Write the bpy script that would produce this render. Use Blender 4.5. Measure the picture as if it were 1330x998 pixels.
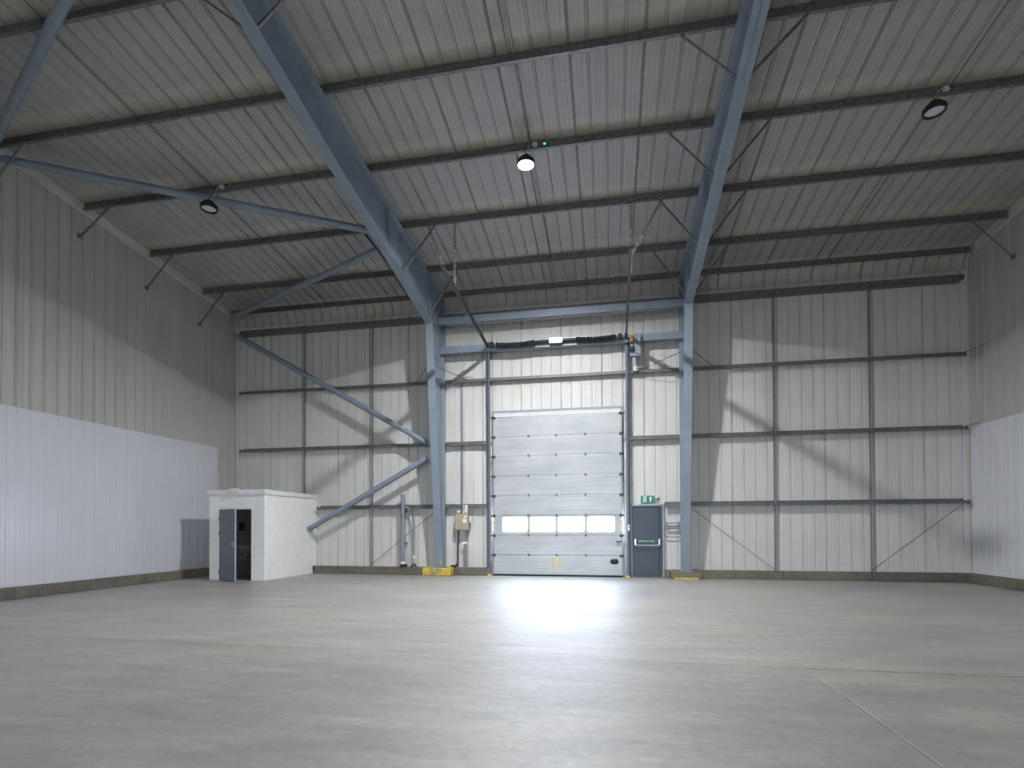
import bpy, bmesh, math, random
from mathutils import Vector, Matrix
random.seed(7)
SC = bpy.context.scene
COL = SC.collection
for o in list(bpy.data.objects):
    bpy.data.objects.remove(o)

# ------------------------------------------------------------------ camera
CAMH = 1.5
cam = bpy.data.cameras.new('camera')
cam_o = bpy.data.objects.new('camera', cam)
COL.objects.link(cam_o)
cam.sensor_width = 36.0
cam.lens = 36.0 * 687.54 / 1330.0
cam.shift_y = (675.28 - 499.0) / 1330.0
cam.clip_end = 200
YAW, PITCH, ROLL = 0.1831, 0.0142, 0.0031
cam_o.matrix_world = (Matrix.Translation((0, 0, CAMH)) @ Matrix.Rotation(YAW, 4, 'Z') @
                      Matrix.Rotation(math.pi / 2 + PITCH, 4, 'X') @ Matrix.Rotation(-ROLL, 4, 'Z'))
SC.camera = cam_o

# ------------------------------------------------------------------ world and exposure
LAMP_POWER = 5200.0      # radiance of a lit high-bay lens
PANE_POWER = 33.0        # daylight behind the door's windows
wd = bpy.data.worlds.new('overcast_sky')
SC.world = wd
wd.use_nodes = True
bg = wd.node_tree.nodes['Background']
bg.inputs['Color'].default_value = (0.80, 0.88, 1.0, 1)
bg.inputs['Strength'].default_value = 19.0
# added, unseen doorway behind the viewer lets in sky fill light; this portal only guides the sampling of it
RX0, RX1, RZ1 = -4.66, 1.54, 5.0
pl_ = bpy.data.lights.new('fill_doorway_portal', 'AREA')
pl_.shape = 'RECTANGLE'
pl_.size, pl_.size_y = RX1 - RX0, RZ1
pl_.cycles.is_portal = True
pl_o = bpy.data.objects.new('fill_doorway_portal', pl_)
COL.objects.link(pl_o)
pl_o.location = ((RX0 + RX1) / 2, -16.36, RZ1 / 2)
pl_o.rotation_euler = (math.pi / 2, 0, 0)
vs = SC.view_settings
vs.view_transform = 'Standard'
vs.look = 'None'
vs.exposure = 0.08
vs.gamma = 1.0
vs.use_curve_mapping = False
SC.cycles.max_bounces = 7
SC.cycles.diffuse_bounces = 5
SC.cycles.glossy_bounces = 2
SC.cycles.transmission_bounces = 1
SC.cycles.caustics_reflective = False
SC.cycles.caustics_refractive = False

# ------------------------------------------------------------------ dimensions
D = 16.265            # inside face of the back wall
XL, XR = -12.74, 9.545
YB = -16.265          # rear wall behind the camera
SL = 0.1029           # roof pitch
A0 = 8.717            # underside of purlins at the back wall
PD = 0.20             # purlin depth
def zpur(y): return A0 + SL * (D - abs(y))
def zroof(y): return zpur(y) + PD
ZW = 4.15             # top of the new white lining
KERB = 0.235
FRX = (-5.23, 2.125)  # frame centre lines
PUR = [15.87, 14.534, 12.59, 10.70, 8.808, 6.952]

# ------------------------------------------------------------------ materials
def newmat(name):
    m = bpy.data.materials.new(name)
    m.use_nodes = True
    nt = m.node_tree
    return m, nt, nt.nodes['Principled BSDF']
def N(nt, t, **kw):
    n = nt.nodes.new(t)
    for k, v in kw.items():
        setattr(n, k, v)
    return n
def pos(nt):
    return N(nt, 'ShaderNodeNewGeometry').outputs['Position']
def mapping(nt, vec, scale):
    mp = N(nt, 'ShaderNodeMapping')
    mp.inputs['Scale'].default_value = scale
    nt.links.new(vec, mp.inputs['Vector'])
    return mp.outputs['Vector']
def noise(nt, vec, scale, detail=4, rough=0.6):
    n = N(nt, 'ShaderNodeTexNoise')
    n.inputs['Scale'].default_value = scale
    n.inputs['Detail'].default_value = detail
    n.inputs['Roughness'].default_value = rough
    nt.links.new(vec, n.inputs['Vector'])
    return n.outputs['Fac']
def ramp(nt, fac, stops):
    r = N(nt, 'ShaderNodeValToRGB')
    e = r.color_ramp.elements
    while len(e) < len(stops):
        e.new(0.5)
    for el, (p_, c) in zip(e, stops):
        el.position = p_
        el.color = (*c, 1) if len(c) == 3 else c
    nt.links.new(fac, r.inputs['Fac'])
    return r.outputs['Color']
def mix(nt, fac, a, b, mode='MIX'):
    m = N(nt, 'ShaderNodeMix', data_type='RGBA', blend_type=mode)
    for sock, v in ((m.inputs[0], fac), (m.inputs[6], a), (m.inputs[7], b)):
        if hasattr(v, 'links'):
            nt.links.new(v, sock)
        else:
            sock.default_value = v if isinstance(v, (int, float)) else (*v, 1)
    return m.outputs[2]
def mathn(nt, op, a, b=0.0, clamp=False):
    m = N(nt, 'ShaderNodeMath', operation=op)
    m.use_clamp = clamp
    for sock, v in ((m.inputs[0], a), (m.inputs[1], b)):
        if hasattr(v, 'links'):
            nt.links.new(v, sock)
        else:
            sock.default_value = v
    return m.outputs[0]
def bump(nt, bs, h, strength, dist=0.01):
    b = N(nt, 'ShaderNodeBump')
    b.inputs['Strength'].default_value = strength
    b.inputs['Distance'].default_value = dist
    nt.links.new(h, b.inputs['Height'])
    nt.links.new(b.outputs['Normal'], bs.inputs['Normal'])
def paint(name, col, rough=0.5, var=0.12, scale=3.0, metal=0.0, spec=0.5, stretch=(1, 1, 1)):
    m, nt, bs = newmat(name)
    f = noise(nt, mapping(nt, pos(nt), stretch), scale, 5)
    lo = tuple(c * (1 - var) for c in col)
    hi = tuple(min(1, c * (1 + var)) for c in col)
    c = ramp(nt, f, [(0.3, lo), (0.7, hi)])
    nt.links.new(c, bs.inputs['Base Color'])
    bs.inputs['Roughness'].default_value = rough
    bs.inputs['Metallic'].default_value = metal
    bs.inputs['Specular IOR Level'].default_value = spec
    return m
M = {}
def clad(name, col, rough, dirt, spec=0.5, bands=False, clean=0.0):
    """pressed steel lining sheet: dust streaks running down the sheet"""
    m, nt, bs = newmat(name)
    p = pos(nt)
    streak = noise(nt, mapping(nt, p, (5, 5, 0.15)), 1.5, 4)
    blot = noise(nt, p, 0.7, 5)
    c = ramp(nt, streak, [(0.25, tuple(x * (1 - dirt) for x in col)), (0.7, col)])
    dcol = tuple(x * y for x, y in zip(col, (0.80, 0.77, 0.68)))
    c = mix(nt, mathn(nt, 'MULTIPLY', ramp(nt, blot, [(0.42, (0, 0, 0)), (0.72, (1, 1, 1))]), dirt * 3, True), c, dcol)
    if bands:   # dust gathered on the up-slope side of every purlin
        sep = N(nt, 'ShaderNodeSeparateXYZ')
        nt.links.new(p, sep.inputs[0])
        t = mathn(nt, 'MODULO', mathn(nt, 'ADD', sep.outputs['Y'], 1.888 * 20 - 6.952), 1.888)
        wob = mathn(nt, 'MULTIPLY', noise(nt, p, 1.3, 2), 0.25)
        f = ramp(nt, mathn(nt, 'ADD', mathn(nt, 'DIVIDE', t, 1.888), mathn(nt, 'MULTIPLY', wob, 0.15)), [(0.78, (0, 0, 0)), (0.88, (1, 1, 1))])
        c = mix(nt, mathn(nt, 'MULTIPLY', f, 0.5), c, (0.58, 0.56, 0.46))
    nt.links.new(c, bs.inputs['Base Color'])
    bs.inputs['Roughness'].default_value = rough
    bs.inputs['Specular IOR Level'].default_value = spec
    return m
M['clad'] = clad('grey_lining_paint', (0.69, 0.69, 0.668), 0.5, 0.13)
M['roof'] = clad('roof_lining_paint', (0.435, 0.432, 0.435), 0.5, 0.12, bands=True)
M['gable'] = clad('shaded_gable_lining', (0.55, 0.55, 0.535), 0.5, 0.14)  # same lining as the back wall, the gables' weaker light darkened into its colour
M['eave'] = clad('dusty_eave_paint', (0.56, 0.53, 0.50), 0.5, 0.16)
M['white'] = clad('white_lining_paint', (0.71, 0.72, 0.775), 0.24, 0.03)
M['steel'] = paint('blue_grey_steel_paint', (0.235, 0.285, 0.35), 0.42, 0.10, 2.0)
M['galv'] = paint('dull_galvanised_steel', (0.185, 0.185, 0.188), 0.42, 0.4, 14.0, 0.45)
M['rail'] = paint('dark_galvanised_rail', (0.15, 0.155, 0.165), 0.5, 0.25, 6.0, 0.4)
M['brightgalv'] = paint('bright_galvanised_steel', (0.33, 0.35, 0.37), 0.45, 0.12, 8.0, 0.6)
M['track'] = paint('door_track_steel', (0.07, 0.076, 0.092), 0.45, 0.15, 5.0, 0.3)
M['trackmid'] = paint('upright_track_steel', (0.15, 0.175, 0.235), 0.4, 0.12, 5.0, 0.5)
M['black'] = paint('black_plastic', (0.018, 0.018, 0.02), 0.45, 0.2, 9.0)
M['rubber'] = paint('black_rubber', (0.02, 0.02, 0.022), 0.8, 0.3, 9.0)
M['navy'] = paint('navy_door_paint', (0.045, 0.058, 0.085), 0.38, 0.08, 2.0)
M['greydoor'] = paint('slate_door_paint', (0.145, 0.155, 0.195), 0.4, 0.05, 2.0)
M['frame'] = paint('pale_blue_frame_paint', (0.30, 0.37, 0.46), 0.4, 0.06, 4.0)
M['plasticwhite'] = paint('white_plastic', (0.78, 0.78, 0.77), 0.4, 0.05, 9.0)
M['cream'] = paint('beige_cabinet_paint', (0.42, 0.36, 0.265), 0.5, 0.08, 5.0)
M['pipe'] = paint('grey_plastic_pipe', (0.25, 0.27, 0.34), 0.4, 0.08, 5.0)
M['yellow'] = paint('yellow_tape', (0.80, 0.55, 0.06), 0.5, 0.08, 9.0)
M['red'] = paint('red_sticker', (0.5, 0.03, 0.02), 0.5, 0.08, 9.0)
M['green'] = paint('exit_sign_green', (0.0, 0.24, 0.135), 0.4, 0.05, 9.0)
M['signwhite'] = paint('sign_white', (0.82, 0.84, 0.82), 0.4, 0.03, 9.0)
M['chrome'] = paint('brushed_chrome', (0.72, 0.73, 0.75), 0.28, 0.05, 9.0, 0.9)
M['blockwhite'] = paint('white_masonry_paint', (0.86, 0.86, 0.85), 0.6, 0.03, 3.0)
M['ceramic'] = paint('white_ceramic', (0.75, 0.75, 0.74), 0.2, 0.03, 4.0)
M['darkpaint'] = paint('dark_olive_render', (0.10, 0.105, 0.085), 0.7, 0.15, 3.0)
M['lensoff'] = paint('frosted_lens', (0.72, 0.72, 0.80), 0.35, 0.03, 9.0)

def concrete(name, tint, joints=False):
    m, nt, bs = newmat(name)
    p = pos(nt)
    big = noise(nt, mapping(nt, p, (0.45, 1.0, 1)), 0.45, 6, 0.65)
    rotm = N(nt, 'ShaderNodeMapping')
    rotm.inputs['Rotation'].default_value = (0, 0, 0.45)
    rotm.inputs['Scale'].default_value = (0.45, 1.5, 1)
    nt.links.new(p, rotm.inputs['Vector'])
    mid = noise(nt, rotm.outputs['Vector'], 1.9, 10, 0.78)
    fine = noise(nt, p, 9.0, 8, 0.75)
    c = ramp(nt, big, [(0.30, (0.225, 0.225, 0.225)), (0.45, (0.29, 0.29, 0.283)), (0.60, (0.35, 0.348, 0.332)), (0.75, (0.30, 0.288, 0.26))])
    c2 = ramp(nt, mid, [(0.36, (0.68, 0.68, 0.69)), (0.5, (0.98, 0.98, 0.97)), (0.64, (1.28, 1.26, 1.20))])
    c = mix(nt, 0.85, c, c2, 'MULTIPLY')
    rust = noise(nt, mapping(nt, p, (0.35, 1.2, 1)), 0.8, 7, 0.72)
    c = mix(nt, ramp(nt, rust, [(0.50, (0, 0, 0)), (0.68, (0.55, 0.55, 0.55))]), c, (0.385, 0.325, 0.255))
    scuff = noise(nt, mapping(nt, p, (0.3, 2.2, 1)), 1.1, 8, 0.75)
    c = mix(nt, ramp(nt, scuff, [(0.56, (0, 0, 0)), (0.68, (0.6, 0.6, 0.6))]), c, (0.52, 0.505, 0.465))
    c = mix(nt, 0.45, c, ramp(nt, fine, [(0.35, (0.62, 0.62, 0.62)), (0.65, (1.3, 1.3, 1.3))]), 'MULTIPLY')
    info = N(nt, 'ShaderNodeObjectInfo')
    c = mix(nt, 1.0, c, info.outputs['Color'], 'MULTIPLY')
    c = mix(nt, 1.0, c, tint, 'MULTIPLY')
    nt.links.new(c, bs.inputs['Base Color'])
    r = N(nt, 'ShaderNodeMapRange')
    nt.links.new(mid, r.inputs[0])
    r.inputs[1].default_value, r.inputs[2].default_value = 0.3, 0.7
    r.inputs[3].default_value, r.inputs[4].default_value = (0.52, 0.62) if not joints else (0.7, 0.9)
    nt.links.new(r.outputs[0], bs.inputs['Roughness'])
    bs.inputs['Specular IOR Level'].default_value = 0.5 if joints else 1.0
    if not joints:
        bs.inputs['Coat Weight'].default_value = 0.85
        bs.inputs['Coat Roughness'].default_value = 0.50
        bs.inputs['Coat IOR'].default_value = 1.6
    bump(nt, bs, fine, 0.05, 0.003)
    return m
M['floor'] = concrete('polished_concrete_floor', (1.0, 0.99, 0.965))
M['kerb'] = concrete('rough_concrete_kerb', (0.56, 0.53, 0.46), True)
def painted_kerb():
    m, nt, bs = newmat('worn_yellow_kerb_paint')
    f = noise(nt, pos(nt), 5.0, 6, 0.7)
    c = ramp(nt, f, [(0.38, (0.30, 0.26, 0.15)), (0.5, (0.66, 0.47, 0.07)), (0.75, (0.75, 0.56, 0.12))])
    nt.links.new(c, bs.inputs['Base Color'])
    bs.inputs['Roughness'].default_value = 0.7
    return m
M['yellowkerb'] = painted_kerb()
def door_skin():
    m, nt, bs = newmat('stucco_door_skin')
    p = pos(nt)
    f = noise(nt, mapping(nt, p, (0.6, 1, 1.6)), 1.3, 6)
    c = ramp(nt, f, [(0.3, (0.40, 0.43, 0.45)), (0.7, (0.53, 0.555, 0.57))])
    g = noise(nt, mapping(nt, p, (0.1, 1, 9)), 5.0, 4)
    c = mix(nt, 0.35, c, ramp(nt, g, [(0.35, (0.75, 0.76, 0.78)), (0.6, (1.08, 1.08, 1.08))]), 'MULTIPLY')
    nt.links.new(c, bs.inputs['Base Color'])
    bs.inputs['Roughness'].default_value = 0.42
    bs.inputs['Metallic'].default_value = 0.15
    return m
M['skin'] = door_skin()
def emit(name, col, s):
    m, nt, bs = newmat(name)
    bs.inputs['Base Color'].default_value = (*col, 1)
    bs.inputs['Emission Color'].default_value = (*col, 1)
    bs.inputs['Emission Strength'].default_value = s
    return m
M['pane'] = emit('daylit_acrylic_pane', (0.66, 0.78, 1.0), PANE_POWER)
M['lenson'] = emit('lit_lamp_lens', (0.98, 0.985, 1.0), LAMP_POWER)
M['led'] = emit('green_indicator', (0.05, 1.0, 0.25), 4.0)

# ------------------------------------------------------------------ mesh helpers
WLOC = {}
class MB:
    def __init__(s):
        s.v, s.f = [], []
    def add(s, vs, fs):
        b = len(s.v)
        s.v += [tuple(v) for v in vs]
        s.f += [tuple(i + b for i in f) for f in fs]
        return s
    def box(s, x0, x1, y0, y1, z0, z1):
        vs = [(x, y, z) for z in (z0, z1) for y in (y0, y1) for x in (x0, x1)]
        return s.add(vs, [(0, 2, 3, 1), (4, 5, 7, 6), (0, 1, 5, 4), (2, 6, 7, 3), (0, 4, 6, 2), (1, 3, 7, 5)])
    def bbox(s, x0, x1, y0, y1, z0, z1, b):
        """box with chamfered edges along all sides"""
        bm = bmesh.new()
        bmesh.ops.create_cube(bm, size=1)
        for v in bm.verts:
            v.co = Vector(((x0 + x1) / 2 + v.co.x * (x1 - x0), (y0 + y1) / 2 + v.co.y * (y1 - y0), (z0 + z1) / 2 + v.co.z * (z1 - z0)))
        bmesh.ops.bevel(bm, geom=bm.edges[:], offset=b, segments=1, affect='EDGES')
        bm.verts.index_update()
        s.add([v.co for v in bm.verts], [[v.index for v in f.verts] for f in bm.faces])
        bm.free()
        return s
    def extrude(s, poly, axis, a, b):
        """closed polygon (2D) extruded along axis 'x','y' or 'z' from a to b"""
        n = len(poly)
        def pt(q, t):
            return {'x': (t, q[0], q[1]), 'y': (q[0], t, q[1]), 'z': (q[0], q[1], t)}[axis]
        vs = [pt(q, a) for q in poly] + [pt(q, b) for q in poly]
        fs = [(i, (i + 1) % n, n + (i + 1) % n, n + i) for i in range(n)]
        fs += [tuple(range(n))[::-1], tuple(range(n, 2 * n))]
        return s.add(vs, fs)
    def rod(s, p, q, r, n=8, r2=None, cap=True):
        p, q = Vector(p), Vector(q)
        r2 = r if r2 is None else r2
        d = (q - p).normalized()
        u = d.cross(Vector((0, 0, 1)) if abs(d.z) < 0.9 else Vector((1, 0, 0))).normalized()
        w = d.cross(u)
        vs = []
        for c, rr in ((p, r), (q, r2)):
            vs += [c + (u * math.cos(2 * math.pi * i / n) + w * math.sin(2 * math.pi * i / n)) * rr for i in range(n)]
        fs = [(i, (i + 1) % n, n + (i + 1) % n, n + i) for i in range(n)]
        if cap:
            fs += [tuple(range(n))[::-1], tuple(range(n, 2 * n))]
        return s.add(vs, fs)
    def path(s, pts, r, n=8):
        pts = [Vector(p) for p in pts]
        rings = []
        u = None
        for i, p in enumerate(pts):
            d = (pts[min(i + 1, len(pts) - 1)] - pts[max(i - 1, 0)]).normalized()
            if u is None:
                u = d.cross(Vector((0, 0, 1)) if abs(d.z) < 0.9 else Vector((1, 0, 0))).normalized()
            u = (u - d * u.dot(d)).normalized()
            w = d.cross(u)
            rr = r[i] if isinstance(r, (list, tuple)) else r
            rings.append([p + (u * math.cos(2 * math.pi * k / n) + w * math.sin(2 * math.pi * k / n)) * rr for k in range(n)])
        vs = [v for rg in rings for v in rg]
        fs = []
        for i in range(len(rings) - 1):
            for k in range(n):
                fs.append((i * n + k, i * n + (k + 1) % n, (i + 1) * n + (k + 1) % n, (i + 1) * n + k))
        fs += [tuple(range(n))[::-1], tuple(range(len(vs) - n, len(vs)))]
        return s.add(vs, fs)
    def lathe(s, prof, c, n=20):
        """profile [(r, z)] turned about the vertical through c"""
        vs, fs = [], []
        for r, z in prof:
            vs += [(c[0] + r * math.cos(2 * math.pi * i / n), c[1] + r * math.sin(2 * math.pi * i / n), c[2] + z) for i in range(n)]
        m = len(prof)
        for j in range(m - 1):
            for i in range(n):
                fs.append((j * n + i, j * n + (i + 1) % n, (j + 1) * n + (i + 1) % n, (j + 1) * n + i))
        fs.append(tuple(range(n))[::-1])
        fs.append(tuple(range((m - 1) * n, m * n)))
        return s.add(vs, fs)
    def angle(s, p, q, w=0.04, t=0.005, up=(0, 0, 1)):
        """L-section bar from p to q"""
        p, q = Vector(p), Vector(q)
        d = (q - p).normalized()
        u = d.cross(Vector(up)).normalized()
        v = u.cross(d)
        prof = [(0, 0), (w, 0), (w, t), (t, t), (t, w), (0, w)]
        vs = [c + u * (a - w / 3) + v * (b - w / 3) for c in (p, q) for a, b in prof]
        fs = [(i, (i + 1) % 6, 6 + (i + 1) % 6, 6 + i) for i in range(6)] + [(5, 4, 3, 2, 1, 0), (6, 7, 8, 9, 10, 11)]
        return s.add(vs, fs)
    def build(s, name, mat, parent=None, smooth=False, origin=None):
        vs = [Vector(v) for v in s.v]
        if parent is not None:
            base = WLOC[parent.name]
            loc = Vector((0, 0, 0))
        else:
            lo = Vector([min(v[i] for v in vs) for i in range(3)])
            hi = Vector([max(v[i] for v in vs) for i in range(3)])
            base = Vector(((lo.x + hi.x) / 2, (lo.y + hi.y) / 2, lo.z)) if origin is None else Vector(origin)
            loc = base
        me = bpy.data.meshes.new(name)
        me.from_pydata([v - base for v in vs], [], s.f)
        bm = bmesh.new()
        bm.from_mesh(me)
        bmesh.ops.recalc_face_normals(bm, faces=bm.faces[:])
        bm.to_mesh(me)
        bm.free()
        me.materials.append(M[mat] if isinstance(mat, str) else mat)
        if smooth:
            for p in me.polygons:
                p.use_smooth = True
            try:
                me.set_sharp_from_angle(angle=math.radians(40))
            except Exception:
                pass
        o = bpy.data.objects.new(name, me)
        COL.objects.link(o)
        if parent is not None:
            o.parent = parent
        o.location = loc
        WLOC[o.name] = base.copy()
        return o
def tag(o, label=None, cat=None, group=None, kind=None):
    if label: o['label'] = label
    if cat: o['category'] = cat
    if group: o['group'] = group
    if kind: o['kind'] = kind
    return o
def thing(name, loc, label=None, cat=None, group=None, kind=None):
    o = bpy.data.objects.new(name, None)
    o.empty_display_size = 0.2
    COL.objects.link(o)
    o.location = loc
    WLOC[o.name] = Vector(loc)
    return tag(o, label, cat, group, kind)
def plate(poly2, axis, a, b):
    return MB().extrude(poly2, axis, a, b)

# ------------------------------------------------------------------ floor
floor = thing('floor', (0, 0, 0), kind='structure')
MB().box(XL - 0.3, XR + 0.3, YB - 0.3, D + 0.3, -0.30, -0.03).build('sub_base', 'kerb', floor)
xs = [XL - 0.2, 2.02, XR + 0.2]
ys = [YB - 0.2, -5.0, 6.08, D + 0.2]
TONE = {(0, 0): 0.90, (1, 0): 0.90, (0, 1): 0.88, (1, 1): 0.92, (0, 2): 0.98, (1, 2): 0.96}
for i in range(2):
    for j in range(3):
        g = 0.007
        gy = 0.009 if i else 0.002
        o = MB().bbox(xs[i] + g, xs[i + 1] - g, ys[j] + gy, ys[j + 1] - gy, -0.029, 0.0, 0.004 if i else 0.002).build('floor_slab', 'floor', floor)
        t = TONE[(i, j)]
        o.color = (t, t, t * (0.985 if i else 1.0), 1)

# ------------------------------------------------------------------ lining sheets
RIB_H = 0.012
def rib_profile(t0, t1, pitch, phase, groove=0.008, depth=0.012, rib=RIB_H):
    """(t, height) across a sheet: flat pans with narrow trapezoid ribs and two shallow stiffeners"""
    out = [(t0, 0.0)]
    g = groove
    k = math.floor((t0 - phase) / pitch)
    while phase + k * pitch < t1 + 0.05:
        c = phase + k * pitch
        for dt, hh in (((-0.022 - g, 0), (-0.021 - g, -depth), (-0.022, -depth), (-0.012, rib), (0.012, rib), (0.022, -depth), (0.021 + g, -depth), (0.022 + g, 0)) if g else
                       ((-0.021, 0), (-0.009, rib), (0.009, rib), (0.021, 0))):
            out.append((c + dt, hh))
        for sft in (0.36, 0.64):
            cc = c + pitch * sft
            for dt, hh in ((-0.014, 0), (0.0, 0.0035), (0.014, 0)):
                out.append((cc + dt, hh))
        k += 1
    out = [q for q in out if t0 <= q[0] <= t1]
    out.append((t1, 0.0))
    return out
def sheet(place, prof, thick=0.03):
    """place(t, h, end) -> point; builds a solid ribbed sheet between end 0 and end 1"""
    mb = MB()
    n = len(prof)
    vs = [place(t, h, e) for e in (0, 1) for t, h in prof] + [place(t, -thick, e) for e in (0, 1) for t, h in (prof[0], prof[-1])]
    fs = [(i, i + 1, n + i + 1, n + i) for i in range(n - 1)]
    b = 2 * n
    fs += [(b, b + 2, b + 3, b + 1), (0, n, b + 2, b), (n - 1, b + 1, b + 3, 2 * n - 1)]
    mb.add(vs, fs)
    return mb
def cuts(t0, t1, cover, phase):
    k = math.ceil((t0 - phase) / cover + 1e-6)
    out = [t0]
    while phase + k * cover < t1 - 0.05:
        out.append(phase + k * cover)
        k += 1
    out.append(t1)
    return out
GAP = 0.003
ARC_R = 0.55
ARC_Z = zroof(D) + SL * ARC_R * (1 - 0.1024) - 0.9948 * ARC_R
# back wall -----------------------------------------------------------------
PITCHX, PHX = 0.31, -2.70
wall_back = thing('wall_back', (0, D, 0), kind='structure')
DX0, DX1, DZ1 = -3.63, 0.41, 5.10        # sectional door opening
EX0, EX1, EZ1 = 0.60, 1.575, 2.17        # exit door opening
def back_piece(x0, x1, z0, z1):
    prof = rib_profile(x0 + GAP, x1 - GAP, PITCHX, PHX)
    return sheet(lambda t, h, e: (t, D - h, (z0, z1)[e]), prof).build('wall_sheet', 'clad', wall_back)
edges = sorted(set([round(v, 4) for v in cuts(XL, XR, PITCHX * 4, PHX)] + [DX0, DX1, EX0, EX1]))
for x0, x1 in zip(edges[:-1], edges[1:]):
    if x1 - x0 < 0.02:
        continue
    z0 = KERB - 0.03
    c = (x0 + x1) / 2
    if DX0 < c < DX1: z0 = DZ1
    if EX0 < c < EX1: z0 = EZ1
    back_piece(x0, x1, z0, ARC_Z)
# rear wall behind the viewer
wall_front = thing('wall_front', (0, YB, 0), kind='structure')
ed = sorted(set([round(v, 4) for v in cuts(XL, XR, PITCHX * 4, PHX)] + [RX0, RX1]))
for x0, x1 in zip(ed[:-1], ed[1:]):
    if x1 - x0 < 0.02:
        continue
    prof = rib_profile(x0 + GAP, x1 - GAP, PITCHX, PHX)
    zlow = RZ1 if RX0 < (x0 + x1) / 2 < RX1 else 0.0  # leaves out the sheets at the opening added for fill light
    sheet(lambda t, h, e: (t, YB + h, (zlow, zroof(YB))[e]), prof).build('wall_sheet', 'clad', wall_front)
# ceiling --------------------------------------------------------------------
PITCHR, PHR = 0.3155, -4.43
ceiling = thing('ceiling', (0, 0, 9), kind='structure')
YARC = D - ARC_R + ARC_R * 0.1024
ed = cuts(XL, XR, PITCHR * 4, PHR)
for x0, x1 in zip(ed[:-1], ed[1:]):
    prof = rib_profile(x0 + GAP, x1 - GAP, PITCHR, PHR, 0.011, 0.018)
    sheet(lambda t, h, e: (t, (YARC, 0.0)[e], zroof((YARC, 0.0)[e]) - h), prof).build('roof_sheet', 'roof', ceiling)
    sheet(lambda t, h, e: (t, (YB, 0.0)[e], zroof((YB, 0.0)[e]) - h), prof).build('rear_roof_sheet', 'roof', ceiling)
    # curved eave sheet
    na = 8
    mb = MB()
    n = len(prof)
    for a in range(na + 1):
        ph = a / na * math.radians(84.1)
        for t, h in prof:
            r = ARC_R - h
            mb.v.append((t, D - ARC_R + r * math.cos(ph), ARC_Z + r * math.sin(ph)))
    for a in range(na):
        for i in range(n - 1):
            mb.f.append((a * n + i, a * n + i + 1, (a + 1) * n + i + 1, (a + 1) * n + i))
    mb.build('curved_eave_sheet', 'eave', ceiling)
# gable walls ---------------------------------------------------------------
PITCHY, PHYL, PHYR = 0.2975, 9.345, 15.93
walls = {}
for side, X, sg, ph in (('left', XL, 1, PHYL), ('right', XR, -1, PHYR)):
    w = thing('wall_' + side, (X, 0, 0), kind='structure')
    walls[side] = w
    ed = cuts(YB, D, PITCHY * 4, ph + PITCHY / 2)
    for y0, y1 in zip(ed[:-1], ed[1:]):
        prof = rib_profile(y0 + GAP, y1 - GAP, PITCHY, ph)
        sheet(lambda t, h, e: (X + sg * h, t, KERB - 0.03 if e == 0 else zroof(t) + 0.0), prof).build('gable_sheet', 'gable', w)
    # newer white lining over the lower part
    yend = 15.38 if side == 'left' else D - 0.10
    ed = cuts(YB + 0.3, yend, PITCHY * 4, ph - PITCHY * 0.6)
    for y0, y1 in zip(ed[:-1], ed[1:]):
        prof = rib_profile(y0 + GAP * 0.6, y1 - GAP * 0.6, PITCHY, ph, 0, 0, 0.008)
        Xw = X + sg * 0.028
        sheet(lambda t, h, e: (Xw + sg * h, t, (KERB + 0.004, ZW)[e]), prof, 0.012).build('white_lining_sheet', 'white', w)
    # flashing below the roof line
    mb = MB()
    for y0, y1 in ((0, D - 0.45), (0, YB + 0.45)):
        x0, x1 = sorted((X + sg * 0.012, X + sg * 0.09))
        vs = [(x, y, zpur(y) + dz) for x in (x0, x1) for y, dz in ((y0, -0.02), (y1, -0.02), (y1, PD), (y0, PD))]
        mb.add(vs, [(0, 1, 2, 3), (4, 7, 6, 5), (0, 4, 5, 1), (1, 5, 6, 2), (2, 6, 7, 3), (3, 7, 4, 0)])
    tr = mb.build('trim_1' if side == 'left' else 'trim_2', 'clad')
    tag(tr, kind='structure')
# outer cladding that closes the hall behind the lining sheets
SK = 0.06
MB().box(XL - 0.3, XR + 0.3, D + SK, D + SK + 0.05, -0.03, ARC_Z + 0.75).build('outer_cladding', 'clad', wall_back)
for bx in ((XL - 0.3, RX0, -0.03), (RX1, XR + 0.3, -0.03), (RX0, RX1, RZ1)):
    MB().box(bx[0], bx[1], YB - SK - 0.05, YB - SK, bx[2], zroof(YB) + 0.2).build('outer_cladding', 'clad', wall_front)
MB().box(XL - 12, XR + 12, YB - 30, YB - 0.31, -0.30, -0.02).build('yard', 'kerb', floor)
for side, x0, x1 in (('left', XL - SK - 0.05, XL - SK), ('right', XR + SK, XR + SK + 0.05)):
    MB().extrude([(YB - 0.1, -0.03), (D + 0.1, -0.03), (D + 0.1, zroof(D) + 0.1), (0, zroof(0) + 0.1), (YB - 0.1, zroof(YB) + 0.1)], 'x', x0, x1).build('outer_cladding', 'clad', walls[side])
for ya, yb_ in ((0, D + 0.11), (YB - 0.11, 0)):
    za, zb = zroof(ya) + SK, zroof(yb_) + SK
    MB().extrude([(ya, za), (yb_, zb), (yb_, zb + 0.05), (ya, za + 0.05)], 'x', XL - 0.12, XR + 0.12).build('outer_roof', 'clad', ceiling)
# corner trims
tag(MB().box(XR - 0.17, XR - 0.012, D - 0.035, D - 0.014, KERB, ARC_Z).build('trim_3', 'clad'), kind='structure')
tag(MB().box(XL + 0.012, XL + 0.15, D - 0.035, D - 0.014, KERB, ARC_Z).build('trim_4', 'clad'), kind='structure')
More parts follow.
